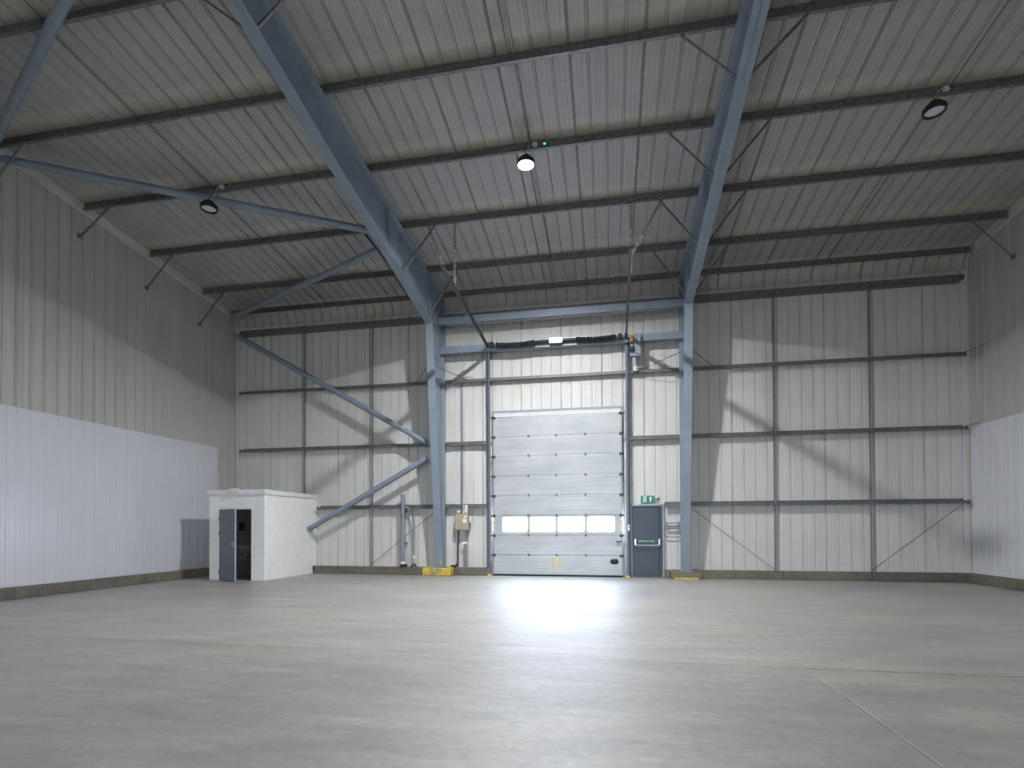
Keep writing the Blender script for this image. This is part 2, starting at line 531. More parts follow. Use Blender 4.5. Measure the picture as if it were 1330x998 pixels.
# kerbs ----------------------------------------------------------------------
def kerb(name, segs):
    k = thing(name, (segs[0][0], segs[0][2], 0), kind='structure')
    for (x0, x1, y0, y1) in segs:
        o = MB().bbox(x0, x1, y0, y1, 0, KERB, 0.012).build('kerb_stone', 'kerb', k)
        q = random.uniform(0.9, 1.08)
        o.color = (q, q, q * 0.98, 1)
def runs(a, b, step):
    n = max(1, round((b - a) / step))
    return [(a + (b - a) * i / n + 0.004, a + (b - a) * (i + 1) / n - 0.004) for i in range(n)]
KY0, KY1 = D - 0.255, D - 0.013
kerb('baseboard_back', [(a, b, KY0, KY1) for r in ((-9.62, -5.76), (-4.83, DX0 - 0.06), (EX1 + 0.005, 1.715), (2.545, XR - 0.26)) for a, b in runs(*r, 2.6)])
kerb('baseboard_left', [(XL + 0.034, XL + 0.26, a, b) for a, b in runs(-12, D - 0.02, 2.4)])
kerb('baseboard_right', [(XR - 0.26, XR - 0.034, a, b) for a, b in runs(-12, D - 0.02, 2.4)])
tag(MB().bbox(-5.755, -4.835, 15.68, D - 0.013, 0, 0.25, 0.02).build('column_plinth', 'yellowkerb'),
    'worn yellow painted concrete plinth under the column left of the roller door', 'plinth', 'column plinths')
pl = thing('column_plinth', (2.13, 15.97, 0), 'bare concrete plinth with a yellow line under the column by the exit door', 'plinth', 'column plinths')
MB().bbox(1.72, 2.54, 15.68, D - 0.013, 0, 0.235, 0.02).build('block', 'kerb', pl)
MB().box(1.80, 2.46, 15.672, 15.68, 0.0, 0.05).build('yellow_line', 'yellowkerb', pl)

# ------------------------------------------------------------------ portal frames
FW = 0.23
KN = (14.87, 7.55)
BASE = (15.80, 0.25)
YO = 16.03
RS = 0.178
def zbot(y):
    return min(KN[1] + RS * (KN[0] - y), zpur(y) - 0.45)
def frame(xc, label, base_z):
    t = thing('portal_frame', (xc, YO - 0.15, base_z), label, 'steel frame', 'portal frames')
    w = 0.007
    MB().extrude([(YO, base_z), (BASE[0], base_z), KN, (YO, KN[1] + 0.1)], 'x', xc - w, xc + w).build('column_web', 'steel', t)
    def flange(p, q, th, name, par=t, wd=FW):
        p, q = Vector((0, *p)), Vector((0, *q))
        d = (q - p).normalized()
        nrm = Vector((0, -d.z, d.y)) * th
        mb = MB()
        vs = []
        for x in (xc - wd / 2, xc + wd / 2):
            vs += [(x, v.y, v.z) for v in (p, q, q + nrm, p + nrm)]
        mb.add(vs, [(0, 1, 2, 3), (4, 7, 6, 5), (0, 4, 5, 1), (1, 5, 6, 2), (2, 6, 7, 3), (3, 7, 4, 0)])
        return mb.build(name, 'steel', par)
    flange((BASE[0], base_z), KN, 0.016, 'column_inner_flange')
    flange((YO, base_z), (YO, zpur(YO) - 0.012), -0.016, 'column_outer_flange')
    MB().box(xc - 0.17, xc + 0.17, BASE[0] - 0.06, YO + 0.02, base_z, base_z + 0.02).build('base_plate', 'steel', t)
    # rafter
    y3 = 3.4
    MB().extrude([(YO, zpur(YO) - 0.01), (0, zpur(0) - 0.01), (0, zbot(0)), (y3, zbot(y3)), KN, (YO, KN[1] + 0.1)], 'x', xc - w, xc + w).build('rafter_web', 'steel', t)
    flange(KN, (y3, zbot(y3)), -0.016, 'rafter_bottom_flange')
    flange((y3, zbot(y3)), (0, zbot(0)), -0.016, 'rafter_bottom_flange')
    flange((YO, zpur(YO) - 0.012), (0, zpur(0) - 0.012), -0.012, 'rafter_top_flange')
    # knee stiffeners, splice plates
    for a, b in ((KN, (YO, KN[1] + 0.14)), ((KN[0] + 0.05, KN[1] + 0.02), (YO, zpur(YO) - 0.05)), ((KN[0], KN[1]), (KN[0] - 0.10, zpur(KN[0] - 0.1) - 0.02))):
        flange(a, b, 0.012, 'stiffener', wd=0.17)
    ys_ = 11.9
    flange((ys_, zbot(ys_) + 0.01), (ys_ - 0.06, zpur(ys_) - 0.02), 0.02, 'splice_plate', wd=0.2)
    # the half behind the viewer
    MB().extrude([(-YO, zpur(YO) - 0.01), (0, zpur(0) - 0.01), (0, zbot(0)), (-y3, zbot(y3)), (-KN[0], KN[1]), (-BASE[0], 0), (-YO, 0)], 'x', xc - w, xc + w).build('rear_web', 'steel', t)
    flange((-y3, zbot(y3)), (-KN[0], KN[1]), -0.016, 'rafter_bottom_flange')
    flange((0, zbot(0)), (-y3, zbot(y3)), -0.016, 'rafter_bottom_flange')
    flange((-KN[0], KN[1]), (-BASE[0], 0), -0.016, 'column_inner_flange')
    return t
frame(FRX[0], 'blue-grey tapered steel frame left of the roller door, rising to the upper left', 0.25)
frame(FRX[1], 'blue-grey tapered steel frame right of the exit door, rising to the top edge', 0.235)
# blue beams between the columns
b = thing('eave_beam', (FRX[0], 15.75, 7.82), 'long blue-grey beam joining the two columns high above the roller door', 'beam')
cx0, cx1 = FRX[0] + 0.008, FRX[1] - 0.008
MB().extrude([(15.70, 7.82), (15.85, 7.82), (15.85, 7.835), (15.715, 7.835), (15.715, 8.015), (15.85, 8.015), (15.85, 8.03), (15.70, 8.03)], 'x', cx0, cx1).build('channel', 'steel', b)
for x0 in (cx0, cx1 - 0.014):
    MB().box(x0, x0 + 0.014, 15.66, 15.90, 7.78, 8.07).build('end_plate', 'steel', b)
b = thing('door_beam', (FRX[0], 15.9, 6.95), 'lower blue-grey beam carrying the black springs over the roller door', 'beam')
MB().extrude([(15.86, 6.95), (16.01, 6.95), (16.01, 6.965), (15.875, 6.965), (15.875, 7.145), (16.01, 7.145), (16.01, 7.16), (15.86, 7.16)], 'x', cx0, cx1).build('channel', 'steel', b)
for x0 in (cx0, cx1 - 0.014):
    MB().box(x0, x0 + 0.014, 15.80, 16.02, 6.91, 7.20).build('end_plate', 'steel', b)
MB().bbox(0.60, 0.91, 15.70, 15.857, 6.47, 7.13, 0.012).build('drop_bracket', 'steel', b)
MB().add([(0.62, 15.70, 6.62), (0.90, 15.70, 6.48), (0.90, 15.66, 6.48), (0.62, 15.66, 6.62), (0.62, 15.70, 6.64), (0.90, 15.70, 6.50), (0.90, 15.66, 6.50), (0.62, 15.66, 6.64)],
         [(0, 1, 2, 3), (4, 7, 6, 5), (0, 4, 5, 1), (1, 5, 6, 2), (2, 6, 7, 3), (3, 7, 4, 0)]).build('gusset', 'steel', b)

# ------------------------------------------------------------------ purlins
def zed(y, z, h=PD, fl=0.062, t=0.006, lip=0.018):
    """Z section, bottom flange towards the viewer"""
    return [(y, z), (y + fl, z), (y + fl, z + h - t), (y + 2 * fl, z + h - t), (y + 2 * fl, z + h - t - lip), (y + 2 * fl + t, z + h - t - lip), (y + 2 * fl + t, z + h),
            (y + fl - t, z + h), (y + fl - t, z + t), (y + t, z + t), (y + t, z + lip), (y, z + lip)]
ORD = ['first', 'second', 'third', 'fourth', 'fifth', 'sixth']
WHERE = ['where the curved eave begins', 'just above the eave', 'carrying the roller door hangers', 'carrying the three round lamps', 'above the lamps', 'crossing the top left corner']
PURO = []
for k, y in enumerate(PUR):
    z = zpur(y)
    t = thing('roof_purlin', (0, y, z), 'dark galvanised roof purlin, %s from the eave, %s' % (ORD[k], WHERE[k]), 'purlin', 'roof purlins')
    PURO.append(t)
    MB().extrude(zed(y, z + 0.002), 'x', XL + 0.11, XR - 0.11).build('zed_section', 'galv', t)
    for xf in FRX:
        MB().box(xf - 0.45, xf + 0.45, y + 0.035, y + 0.055, z + 0.012, z + PD - 0.03).build('sleeve', 'galv', t)
        MB().box(xf - 0.06, xf + 0.06, y + 0.070, y + 0.078, z - 0.005, z + PD - 0.04).build('cleat', 'steel', t)
        if k in ((1, 2, 5) if xf == FRX[0] else (1, 2, 3, 4)):
            yy = y + 0.03
            for sg in (-1, 1):
                MB().angle((xf + sg * 0.95, yy, z - 0.004), (xf + sg * 0.10, yy, zbot(yy) + 0.03), 0.04).build('fly_brace', 'galv', t)
    if 1 <= k <= 4:
        zz = z - [0, 0.95, 0.87, 0.63, 0.75][k]
        e = MB().angle((XL + 0.86, y + 0.03, z - 0.004), (XL + 0.03, y + 0.03, zz), 0.035)
        e.box(XL + 0.013, XL + 0.05, y - 0.03, y + 0.07, zz - 0.05, zz + 0.05)
        e.build('fly_brace', 'galv', t)
        e = MB().angle((XR - 0.86, y + 0.03, z - 0.004), (XR - 0.03, y + 0.03, zz), 0.035)
        e.box(XR - 0.05, XR - 0.013, y - 0.03, y + 0.07, zz - 0.05, zz + 0.05)
        e.build('fly_brace', 'galv', t)
# sag rods between the purlins
for nm, xs_ in (('left bay, behind the bracing tubes', -9.05), ('middle bay, passing the lit lamp', -1.62), ('right bay, behind the unlit lamp', 6.0)):
    t = thing('roof_sag_rod', (xs_, PUR[0], zpur(PUR[0])), 'thin dark rod running up the roof lining, ' + nm, 'rod', 'roof sag rods')
    ylist = PUR + [5.06]
    for i in range(len(ylist) - 1):
        y0, y1 = ylist[i], ylist[i + 1]
        off = 0.05 if i % 2 else -0.05
        MB().rod((xs_ + off, y0 + 0.05, zpur(y0) + 0.10), (xs_ + off, y1 + 0.05, zpur(y1) + 0.10), 0.013, 6).build('rod', 'galv', t)

# ------------------------------------------------------------------ wall rails
RY0, RY1 = D - 0.19, D - 0.018
def rail_prof(z, h=0.075):
    t = 0.008
    # web level, inner flange down, outer flange up against the lining
    return [(RY0, z - h), (RY0 + t, z - h), (RY0 + t, z - t), (RY1, z - t), (RY1, z + h * 0.8), (RY1 - t, z + h * 0.8), (RY1 - t, z), (RY0, z)]
def rail(label, z, x0, x1, fly=(), h=0.075, name='wall_rail'):
    t = thing(name, ((x0 + x1) / 2, RY0, z - h), label, 'rail', 'back wall rails')
    MB().extrude(rail_prof(z, h), 'x', x0, x1).build('rail_section', 'rail', t)
    for xe in (x0, x1):
        MB().box(xe - 0.035, xe + 0.035, RY0 - 0.012, RY0 - 0.001, z - h - 0.025, z + 0.02).build('end_cleat', 'rail', t)
    for p, q in fly:
        MB().rod(p, q, 0.010, 6).build('fly_brace', 'rail', t)
    return t
zA, zB, zC = 6.15, 4.165, 2.175
def flange_y(z): return BASE[0] + (KN[0] - BASE[0]) * (z - 0.25) / (KN[1] - 0.25)
fly = []
for xf in FRX:
    for sg in (-1, 1):
        if xf == FRX[1] and sg == -1:
            fly.append(((xf - 1.40, RY0, zA - 0.07), (xf - 0.11, flange_y(6.3), 6.32)))
        else:
            fly.append(((xf + sg * 0.85, RY0, zA - 0.02), (xf + sg * 0.11, flange_y(6.3), 6.32)))
fly.append(((9.30, RY0, zA - 0.02), (XR - 0.03, 15.50, 6.18)))
rail('long dark wall rail running above the roller door, second below the eave', zA, -12.42, 9.36, fly)
rail('dark wall rail left of the roller door at mid height, behind the bracing tubes', zB, -12.42, DX0 - 0.12)
rail('dark wall rail at mid height from the roller door to the right wall', zB, EX0 + 0.02, 9.38, [((9.30, RY0, zB - 0.02), (XR - 0.06, 15.72, 4.2))])
rail('lowest dark wall rail between the white hut and the roller door', zC, -9.52, DX0 - 0.12)
rail('lowest dark wall rail from the exit door to the right wall', zC, EX1 + 0.02, 9.40)
# eave rail
t = thing('eave_rail', (0, RY0, 8.08), 'thick dark eave rail running the full back wall under the curved sheets', 'rail')
MB().extrude([(RY0 - 0.02, 8.08), (RY1, 8.08), (RY1, 8.25), (RY1 - 0.008, 8.25), (RY1 - 0.008, 8.088), (RY0 - 0.012, 8.088), (RY0 - 0.012, 8.242), (RY0 + 0.05, 8.242), (RY0 + 0.05, 8.25), (RY0 - 0.02, 8.25)], 'x', -12.40, 9.30).build('rail_section', 'galv', t)
for xe in (-12.40, 9.30):
    MB().box(xe - 0.03, xe + 0.05, RY0 - 0.05, RY0 + 0.02, 8.10, 8.22).build('end_cleat', 'galv', t)
# sag rods on the back wall, with the diagonal ties at the foot
def wsag(x, label, diag=None, z0=KERB):
    t = thing('wall_sag_rod', (x, D - 0.10, z0), label, 'rod', 'back wall sag rods')
    MB().rod((x, D - 0.10, z0), (x, D - 0.10, 8.1), 0.011, 8).build('rod', 'rail', t)
    MB().box(x + 0.035, x + 0.075, D - 0.045, D - 0.018, z0, 8.1).build('strip', 'brightgalv', t)
    if diag:
        MB().rod(diag, (x, D - 0.10, z0 + 0.03), 0.009, 6).build('diagonal_tie', 'rail', t)
wsag(-10.15, 'thin vertical rod on the back wall above the white hut', None, 2.2)
wsag(-7.72, 'thin vertical rod on the back wall between the white hut and the left column', (-5.40, D - 0.10, zC - 0.1))
wsag(4.60, 'thin vertical rod on the back wall, nearer the right column', (2.30, D - 0.10, zC - 0.1))
wsag(7.08, 'thin vertical rod on the back wall, nearer the right corner', (9.30, D - 0.10, zC - 0.1))

# ------------------------------------------------------------------ bracing tubes
def tube(label, p, q, r=0.086, ends=(1, 1)):
    t = thing('bracing_tube', p, label, 'brace', 'bracing tubes')
    p, q = Vector(p), Vector(q)
    d = (q - p).normalized()
    MB().rod(p + d * 0.12, q - d * 0.12, r, 20).build('tube', 'steel', t, smooth=True)
    for c, sgn, on in ((p, 1, ends[0]), (q, -1, ends[1])):
        if on:
            s = d.cross(Vector((0, 0, 1))).normalized()
            u = s.cross(d)
            a0, a1 = c - d * sgn * 0.10, c + d * sgn * 0.26
            vs = [b + u * h + s * w for w in (-0.008, 0.008) for b, h in ((a0, -0.06), (a1, -0.075), (a1, 0.075), (a0, 0.06))]
            MB().add(vs, [(0, 1, 2, 3), (4, 7, 6, 5), (0, 4, 5, 1), (1, 5, 6, 2), (2, 6, 7, 3), (3, 7, 4, 0)]).build('gusset_plate', 'steel', t)
    return t
N1 = (-12.58, 8.86, 9.28)
tube('blue-grey roof brace tube from the left wall passing behind the unlit lamp', N1, (-5.25, 12.50, 8.86))
tube('blue-grey roof brace tube rising from the back left eave corner to the left frame', (-12.52, 15.84, 8.66), (-5.25, 12.62, 8.82))
tube('blue-grey roof brace tube crossing the upper left corner of the view', (-12.58, 8.72, 9.40), (-5.25, 5.20, 9.62))
tube('blue-grey wall brace tube from the back left top corner down to the left column', (-12.36, 15.72, 8.00), (-5.50, 15.72, 4.08))
tube('blue-grey wall brace tube from the left column down to the white hut', (-5.50, 15.72, 3.71), (-9.742, 15.72, 1.397), ends=(0, 0))

# ------------------------------------------------------------------ sectional door
DY = 16.10     # inner face of the door leaf
sd = thing('door_1', ((DX0 + DX1) / 2, DY, 0), 'tall grey sectional roller door with a row of four bright windows', 'door', kind='structure')
px0, px1 = -3.585, 0.365
pz = [0.045, 0.645, 1.25, 1.86, 2.475, 3.085, 3.70, 4.305, 4.915]
WIN = [(-3.29, -2.49), (-2.42, -1.63), (-1.56, -0.75), (-0.68, 0.14)]
def rrect(x0, x1, z0, z1, r, n=5):
    out = []
    for cx, cz, a0 in ((x1 - r, z0 + r, -90), (x1 - r, z1 - r, 0), (x0 + r, z1 - r, 90), (x0 + r, z0 + r, 180)):
        for i in range(n + 1):
            a = math.radians(a0 + 90 * i / n)
            out.append((cx + r * math.cos(a), cz + r * math.sin(a)))
    return out
for i in range(8):
    z0, z1 = pz[i] + 0.004, pz[i + 1] - 0.004
    h = z1 - z0
    mb = MB()
    if i == 2:
        wz0, wz1 = 1.345, 1.865 - 0.03
        wz0 = z0 + 0.085; wz1 = z1 - 0.035
        xs_ = [px0] + [v for w in WIN for v in w] + [px1]
        mb.box(px0, px1, DY, DY + 0.04, z0, wz0)
        mb.box(px0, px1, DY, DY + 0.04, wz1, z1)
        for a in range(0, len(xs_), 2):
            mb.box(xs_[a], xs_[a + 1], DY, DY + 0.04, wz0, wz1)
        pn = mb.build('door_panel', 'skin', sd)
        for wx0, wx1 in WIN:
            o2, i2 = rrect(wx0 - 0.004, wx1 + 0.004, wz0 - 0.004, wz1 + 0.004, 0.06), rrect(wx0 + 0.012, wx1 - 0.012, wz0 + 0.012, wz1 - 0.012, 0.09)
            n = len(o2)
            sq = rrect(wx0 - 0.002, wx1 + 0.002, wz0 - 0.002, wz1 + 0.002, 0.003)
            vs = [(x, DY - 0.006, z) for x, z in sq] + [(x, DY - 0.006, z) for x, z in i2] + [(x, DY + 0.045, z) for x, z in sq] + [(x, DY + 0.045, z) for x, z in i2]
            fs = []
            for k in range(n):
                j = (k + 1) % n
                fs += [(k, j, n + j, n + k), (2 * n + k, 3 * n + k, 3 * n + j, 2 * n + j), (n + k, n + j, 3 * n + j, 3 * n + k), (k, 2 * n + k, 2 * n + j, j)]
            fr = MB().add(vs, fs).build('window_frame', 'plasticwhite', sd)
            MB().box(wx0 + 0.006, wx1 - 0.006, DY + 0.006, DY + 0.014, wz0 + 0.006, wz1 - 0.006).build('window_pane', 'pane', fr)
    else:
        # ribbed skin: shallow horizontal grooves
        prof = [(DY + 0.04, z0), (DY + 0.004, z0), (DY, z0 + 0.012)]
        ng = 6
        for g_ in range(1, ng):
            zc = z0 + h * g_ / ng
            prof += [(DY, zc - 0.006), (DY + 0.0035, zc), (DY, zc + 0.006)]
        prof += [(DY, z1 - 0.012), (DY + 0.004, z1), (DY + 0.04, z1)]
        mb.extrude(prof, 'x', px0, px1)
        mb.build('door_panel', 'skin', sd)
    if i > 0:   # seal and hinges on the joint below this panel
        MB().box(px0 + 0.01, px1 - 0.01, DY + 0.012, DY + 0.036, pz[i] - 0.0035, pz[i] + 0.0035).build('joint_seal', 'rubber', sd)
        for hx in (-2.455, -1.60, -0.72):
            hb = MB().box(hx - 0.035, hx + 0.035, DY - 0.008, DY - 0.001, pz[i] - 0.04, pz[i] + 0.04)
            hb.rod((hx - 0.04, DY - 0.012, pz[i]), (hx + 0.04, DY - 0.012, pz[i]), 0.011, 8)
            hb.build('hinge', 'galv', sd)
    for hx, s in ((px0 + 0.045, -1), (px1 - 0.045, 1)):
        rb = MB().box(hx - 0.04, hx + 0.04, DY - 0.016, DY - 0.001, pz[i + 1] - 0.06, pz[i + 1] + 0.03)
        rb.rod((hx, DY - 0.03, pz[i + 1] - 0.01), (hx + s * 0.09, DY - 0.03, pz[i + 1] - 0.01), 0.012, 8)
        ro = rb.build('roller_bracket', 'track', sd)
        MB().rod((hx + s * 0.055, DY - 0.03, pz[i + 1] - 0.01), (hx + s * 0.085, DY - 0.03, pz[i + 1] - 0.01), 0.03, 12).build('roller', 'black', ro)
for hx, s in ((px0, 1), (px1, -1)):
    MB().box(min(hx, hx + s * 0.035), max(hx, hx + s * 0.035), DY - 0.006, DY - 0.0008, 0.06, 5.05).build('edge_cap', 'brightgalv', sd)
MB().box(px0, px1, DY - 0.004, DY + 0.036, 4.915 + 0.006, 5.06).build('top_rail', 'clad', sd)
MB().box(px0 - 0.03, px1 + 0.03, DY - 0.02, DY + 0.05, 5.06, 5.12).build('lintel_seal', 'frame', sd)
MB().extrude([(DY - 0.006, 0.045), (DY - 0.012, 0.012), (DY + 0.008, 0.001), (DY + 0.03, 0.001), (DY + 0.045, 0.012), (DY + 0.04, 0.045)], 'x', px0, px1).build('bottom_seal', 'rubber', sd)
for i, tx in enumerate((-1.70, -1.505)):
    MB().box(tx - 0.022, tx + 0.022, DY - 0.0045, DY - 0.001, 0.27, 0.585).build('tape_mark', 'yellow', sd)
# black recessed grip near the lower right corner
gr = MB()
o2, i2 = rrect(0.0, 0.245, 0.385, 0.54, 0.07), rrect(0.035, 0.21, 0.415, 0.50, 0.04)
n = len(o2)
gr.add([(x, DY - 0.002, z) for x, z in o2] + [(x, DY - 0.022, z) for x, z in i2], [(k, (k + 1) % n, n + (k + 1) % n, n + k) for k in range(n)] + [tuple(range(n, 2 * n))])
gp = gr.build('grip', 'black', sd, smooth=True)
MB().path([(0.04, DY - 0.024, 0.47), (0.08, DY - 0.045, 0.475), (0.165, DY - 0.045, 0.475), (0.205, DY - 0.024, 0.47)], 0.012, 8).build('grip_bar', 'rubber', gp, smooth=True)
lt = MB().box(0.18, 0.36, DY - 0.015, DY - 0.001, 1.045, 1.075)
lt.path([(0.24 + 0.045 * math.cos(a * math.pi / 6), DY - 0.012, 0.985 + 0.045 * math.sin(a * math.pi / 6)) for a in range(13)], 0.006, 6)
lt.build('slide_latch', 'track', sd)
for sx in (px0 + 0.028, px1 - 0.028):
    st = MB().box(sx - 0.024, sx + 0.024, DY - 0.010, DY - 0.007, 1.36, 1.84).build('warning_sticker', 'plasticwhite', sd)
    MB().box(sx - 0.018, sx + 0.018, DY - 0.012, DY - 0.0102, 1.56, 1.68).build('sticker_patch', 'yellow', st)

# tracks: upright, then following the roof towards the viewer
def track(sx, x, label, xe):
    t = thing('door_track', (x, 15.98, 0), label, 'track', 'roller door tracks')
    a, b_ = sorted((x, x + sx * 0.085))
    up = MB().box(a, b_, 16.03, 16.06, 0.02, 7.05)          # wall angle leg
    up.box(*sorted((x + sx * 0.07, x + sx * 0.085)), 16.04, D - 0.02, 0.02, 7.05)
    up.build('wall_angle', 'track', t)
    MB().extrude([(x - sx * 0.03, 15.98), (x + sx * 0.03, 15.98), (x + sx * 0.03, 16.029), (x + sx * 0.022, 16.029), (x + sx * 0.022, 15.988), (x - sx * 0.03, 15.988)], 'z', 0.02, 7.05).build('upright_track', 'trackmid', t)
    yE = 11.55
    zE = 7.05 + 0.098 * (16.0 - yE)
    pts = [(x, 16.0, 7.0), (x, 15.97, 7.07), (x, 15.88, 7.10)]
    mb = MB()
    d = Vector((xe - x, yE - 15.9, zE - 7.07)).normalized()
    s = Vector((1, 0, 0))
    u = s.cross(d)
    p0, p1 = Vector((x, 15.98, 7.05)), Vector((xe, yE, zE))
    prof = [(-0.03, -0.04), (0.03, -0.04), (0.03, -0.032), (-0.022, -0.032), (-0.022, 0.032), (0.03, 0.032), (0.03, 0.04), (-0.03, 0.04)]
    vs = [c + s * (a_ * -sx) + u * b2 for c in (p0, p1) for a_, b2 in prof]
    n = len(prof)
    mb.add(vs, [(i, (i + 1) % n, n + (i + 1) % n, n + i) for i in range(n)] + [tuple(range(n))[::-1], tuple(range(n, 2 * n))])
    mb.build('roof_track', 'track', t)
    # punched hanger angles to the purlin
    yh = PUR[2] + 0.03
    zt = 7.05 + 0.098 * (16.0 - yh)
    def punched(p, q, name):
        p, q = Vector(p), Vector(q)
        L = (q - p).length
        n_ = int(L / 0.07)
        dd = (q - p).normalized()
        m = MB()
        ss = dd.cross(Vector((0, 1, 0))).normalized()
        yv = Vector((0, 1, 0))
        for k in range(n_ + 1):     # rungs between two edge strips: a row of punched slots
            c = p + dd * (L * k / n_)
            m.add([c + ss * a1 + dd * b1 + yv * c1 for c1 in (0, 0.004) for a1, b1 in ((-0.026, -0.016), (0.026, -0.016), (0.026, 0.016), (-0.026, 0.016))],
                  [(0, 1, 2, 3), (4, 7, 6, 5), (0, 4, 5, 1), (1, 5, 6, 2), (2, 6, 7, 3), (3, 7, 4, 0)])
        for sft in (-0.028, 0.022):
            m.add([c + ss * (sft + a1) + yv * c1 for c in (p, q) for a1, c1 in ((0, 0), (0.006, 0), (0.006, 0.03 if sft < 0 else 0.005), (0, 0.03 if sft < 0 else 0.005))],
                  [(0, 1, 2, 3), (4, 7, 6, 5), (0, 4, 5, 1), (1, 5, 6, 2), (2, 6, 7, 3), (3, 7, 4, 0)])
        m.build(name, 'galv', t)
    xh = x + (xe - x) * (16 - yh) / (16 - yE)
    punched((xh + sx * 0.04, yh, PUR and zpur(yh)), (xh + sx * 0.04, yh, zt + 0.03), 'hanger')
    punched((xh + sx * 0.74, yh, zpur(yh)), (xe + sx * 0.03, yE + 0.35, zE + 0.02), 'hanger_brace')
    if sx < 0:
        pass
    MB().bbox(x - 0.05, x + 0.05, 15.84, 16.02, 7.04, 7.22, 0.012).build('end_bracket', 'track', t)
    ft = MB().box(x - 0.05, x + 0.05, 15.93, 15.975, 0.001, 0.06)
    ft.build('yellow_foot', 'yellow', t)
    cp = MB().path([(xh + sx * 0.02, yh + 1.2, zt - 0.13), (xh + sx * 0.03, yh + 1.1, zt - 0.08), (xh + sx * 0.0, yh + 1.0, zt - 0.10), (xh + sx * 0.05, yh + 1.0, zt - 0.28)], 0.008, 6)
    cp.build('cable_loop', 'rail', t, smooth=True)
track(-1, -3.67, 'dark steel door track left of the roller door, sloping up to a purlin', -3.74)
track(1, 0.50, 'dark steel door track right of the roller door, sloping up to a purlin', 0.47)

# torsion spring shaft
t = thing('torsion_shaft', (-1.6, 15.74, 6.9), 'black sleeved torsion springs on a shaft over the roller door', 'spring')
SY, SZ = 15.76, 7.085
MB().rod((-3.60, SY, SZ), (0.43, SY, SZ), 0.016, 10).build('shaft', 'brightgalv', t, smooth=True)
def spring(x0, x1, sag):
    n_ = int((x1 - x0) / 0.035)
    pts, rr = [], []
    for i in range(n_ + 1):
        f = i / n_
        pts.append((x0 + (x1 - x0) * f, SY, SZ - sag * math.sin(math.pi * f) * 1.0 - 0.005))
        rr.append(0.076 + (0.012 if i % 2 else -0.010) + random.uniform(-0.008, 0.008))
    rr[0] = rr[-1] = 0.03
    MB().path(pts, rr, 12).build('spring_sleeve', 'black', t, smooth=False)
spring(-3.42, -2.17, 0.045)
spring(-0.98, 0.22, 0.035)
MB().rod((-2.17, SY, SZ), (-1.78, SY, SZ), 0.042, 12).build('spring_cone', 'black', t, smooth=True)
MB().rod((-1.36, SY, SZ), (-0.98, SY, SZ), 0.042, 12).build('spring_cone', 'black', t, smooth=True)
cb = MB().box(-1.76, -1.37, SY - 0.05, SY - 0.035, SZ - 0.085, SZ + 0.085)
cb.box(-1.76, -1.37, SY - 0.05, 15.858, SZ + 0.04, SZ + 0.05).box(-1.60, -1.53, SY - 0.06, SY - 0.05, SZ - 0.03, SZ + 0.03)
cb.build('centre_bracket', 'brightgalv', t)
MB().box(-1.36, -0.55, SY + 0.03, 15.858, SZ + 0.065, SZ + 0.085).build('bright_strip', 'brightgalv', t)
for x in (-3.52, 0.32):
    MB().rod((x - 0.06, SY, SZ), (x + 0.06, SY, SZ), 0.075, 16).rod((x - 0.02, SY, SZ), (x + 0.02, SY, SZ), 0.10, 16).build('cable_drum', 'black', t, smooth=True)
# motor with stickers
t = thing('door_operator', (0.66, 15.6, 6.6), 'small black door operator with yellow and red stickers beside the right track', 'motor')
mm = MB().bbox(0.585, 0.70, 15.58, 15.695, 6.60, 6.80, 0.015)
mm.rod((0.64, 15.64, 6.80), (0.64, 15.64, 6.86), 0.03, 10)
mm.build('body', 'black', t)
MB().bbox(0.60, 0.69, 15.60, 15.69, 6.86, 7.10, 0.01).build('yellow_box', 'yellow', t)
MB().box(0.61, 0.68, 15.592, 15.599, 6.865, 6.90).build('red_sticker', 'red', t)
MB().box(0.62, 0.67, 15.572, 15.579, 6.72, 6.76).build('white_sticker', 'plasticwhite', t)

# ------------------------------------------------------------------ exit door
ed_ = thing('door_2', ((EX0 + EX1) / 2, D - 0.05, 0), 'dark navy exit door with a panic bar in a pale blue frame', 'door', kind='structure')
FY0, FY1 = D - 0.10, D + 0.05
MB().bbox(EX0, EX0 + 0.055, FY0, FY1, 0, EZ1, 0.006).build('frame_jamb', 'frame', ed_)
MB().bbox(EX1 - 0.055, EX1, FY0, FY1, 0, EZ1, 0.006).build('frame_jamb', 'frame', ed_)
MB().bbox(EX0 + 0.056, EX1 - 0.056, FY0, FY1, EZ1 - 0.055, EZ1, 0.006).build('frame_head', 'frame', ed_)
MB().box(EX0 + 0.055, EX1 - 0.055, FY0 + 0.02, FY1, 0, 0.02).build('threshold', 'kerb', ed_)
leaf = MB().bbox(EX0 + 0.06, EX1 - 0.06, D - 0.05, D - 0.005, 0.025, EZ1 - 0.06, 0.004).build('leaf', 'navy', ed_)
LX = 1.425
bar = MB().rod((LX, D - 0.062, 0.05), (LX, D - 0.062, EZ1 - 0.08), 0.012, 10)
for z in (0.12, 0.58, 1.02, 1.62, 2.02):
    bar.box(LX - 0.02, LX + 0.02, D - 0.075, D - 0.05, z - 0.035, z + 0.035)
bar.build('bolt_rod', 'track', ed_)
pb = thing('panic_bar', (0, 0, 0)); bpy.data.objects.remove(pb)
for x in (0.735, 1.425):
    MB().bbox(x - 0.028, x + 0.028, D - 0.15, D - 0.052, 0.945, 1.145, 0.012).build('bar_bracket', 'chrome', ed_)
MB().rod((0.74, D - 0.14, 0.955), (1.42, D - 0.14, 0.955), 0.017, 12).build('push_bar', 'chrome', ed_, smooth=True)
sg_ = MB().bbox(0.83, 1.31, D - 0.058, D - 0.051, 1.04, 1.105, 0.003).build('push_bar_sign', 'green', ed_)
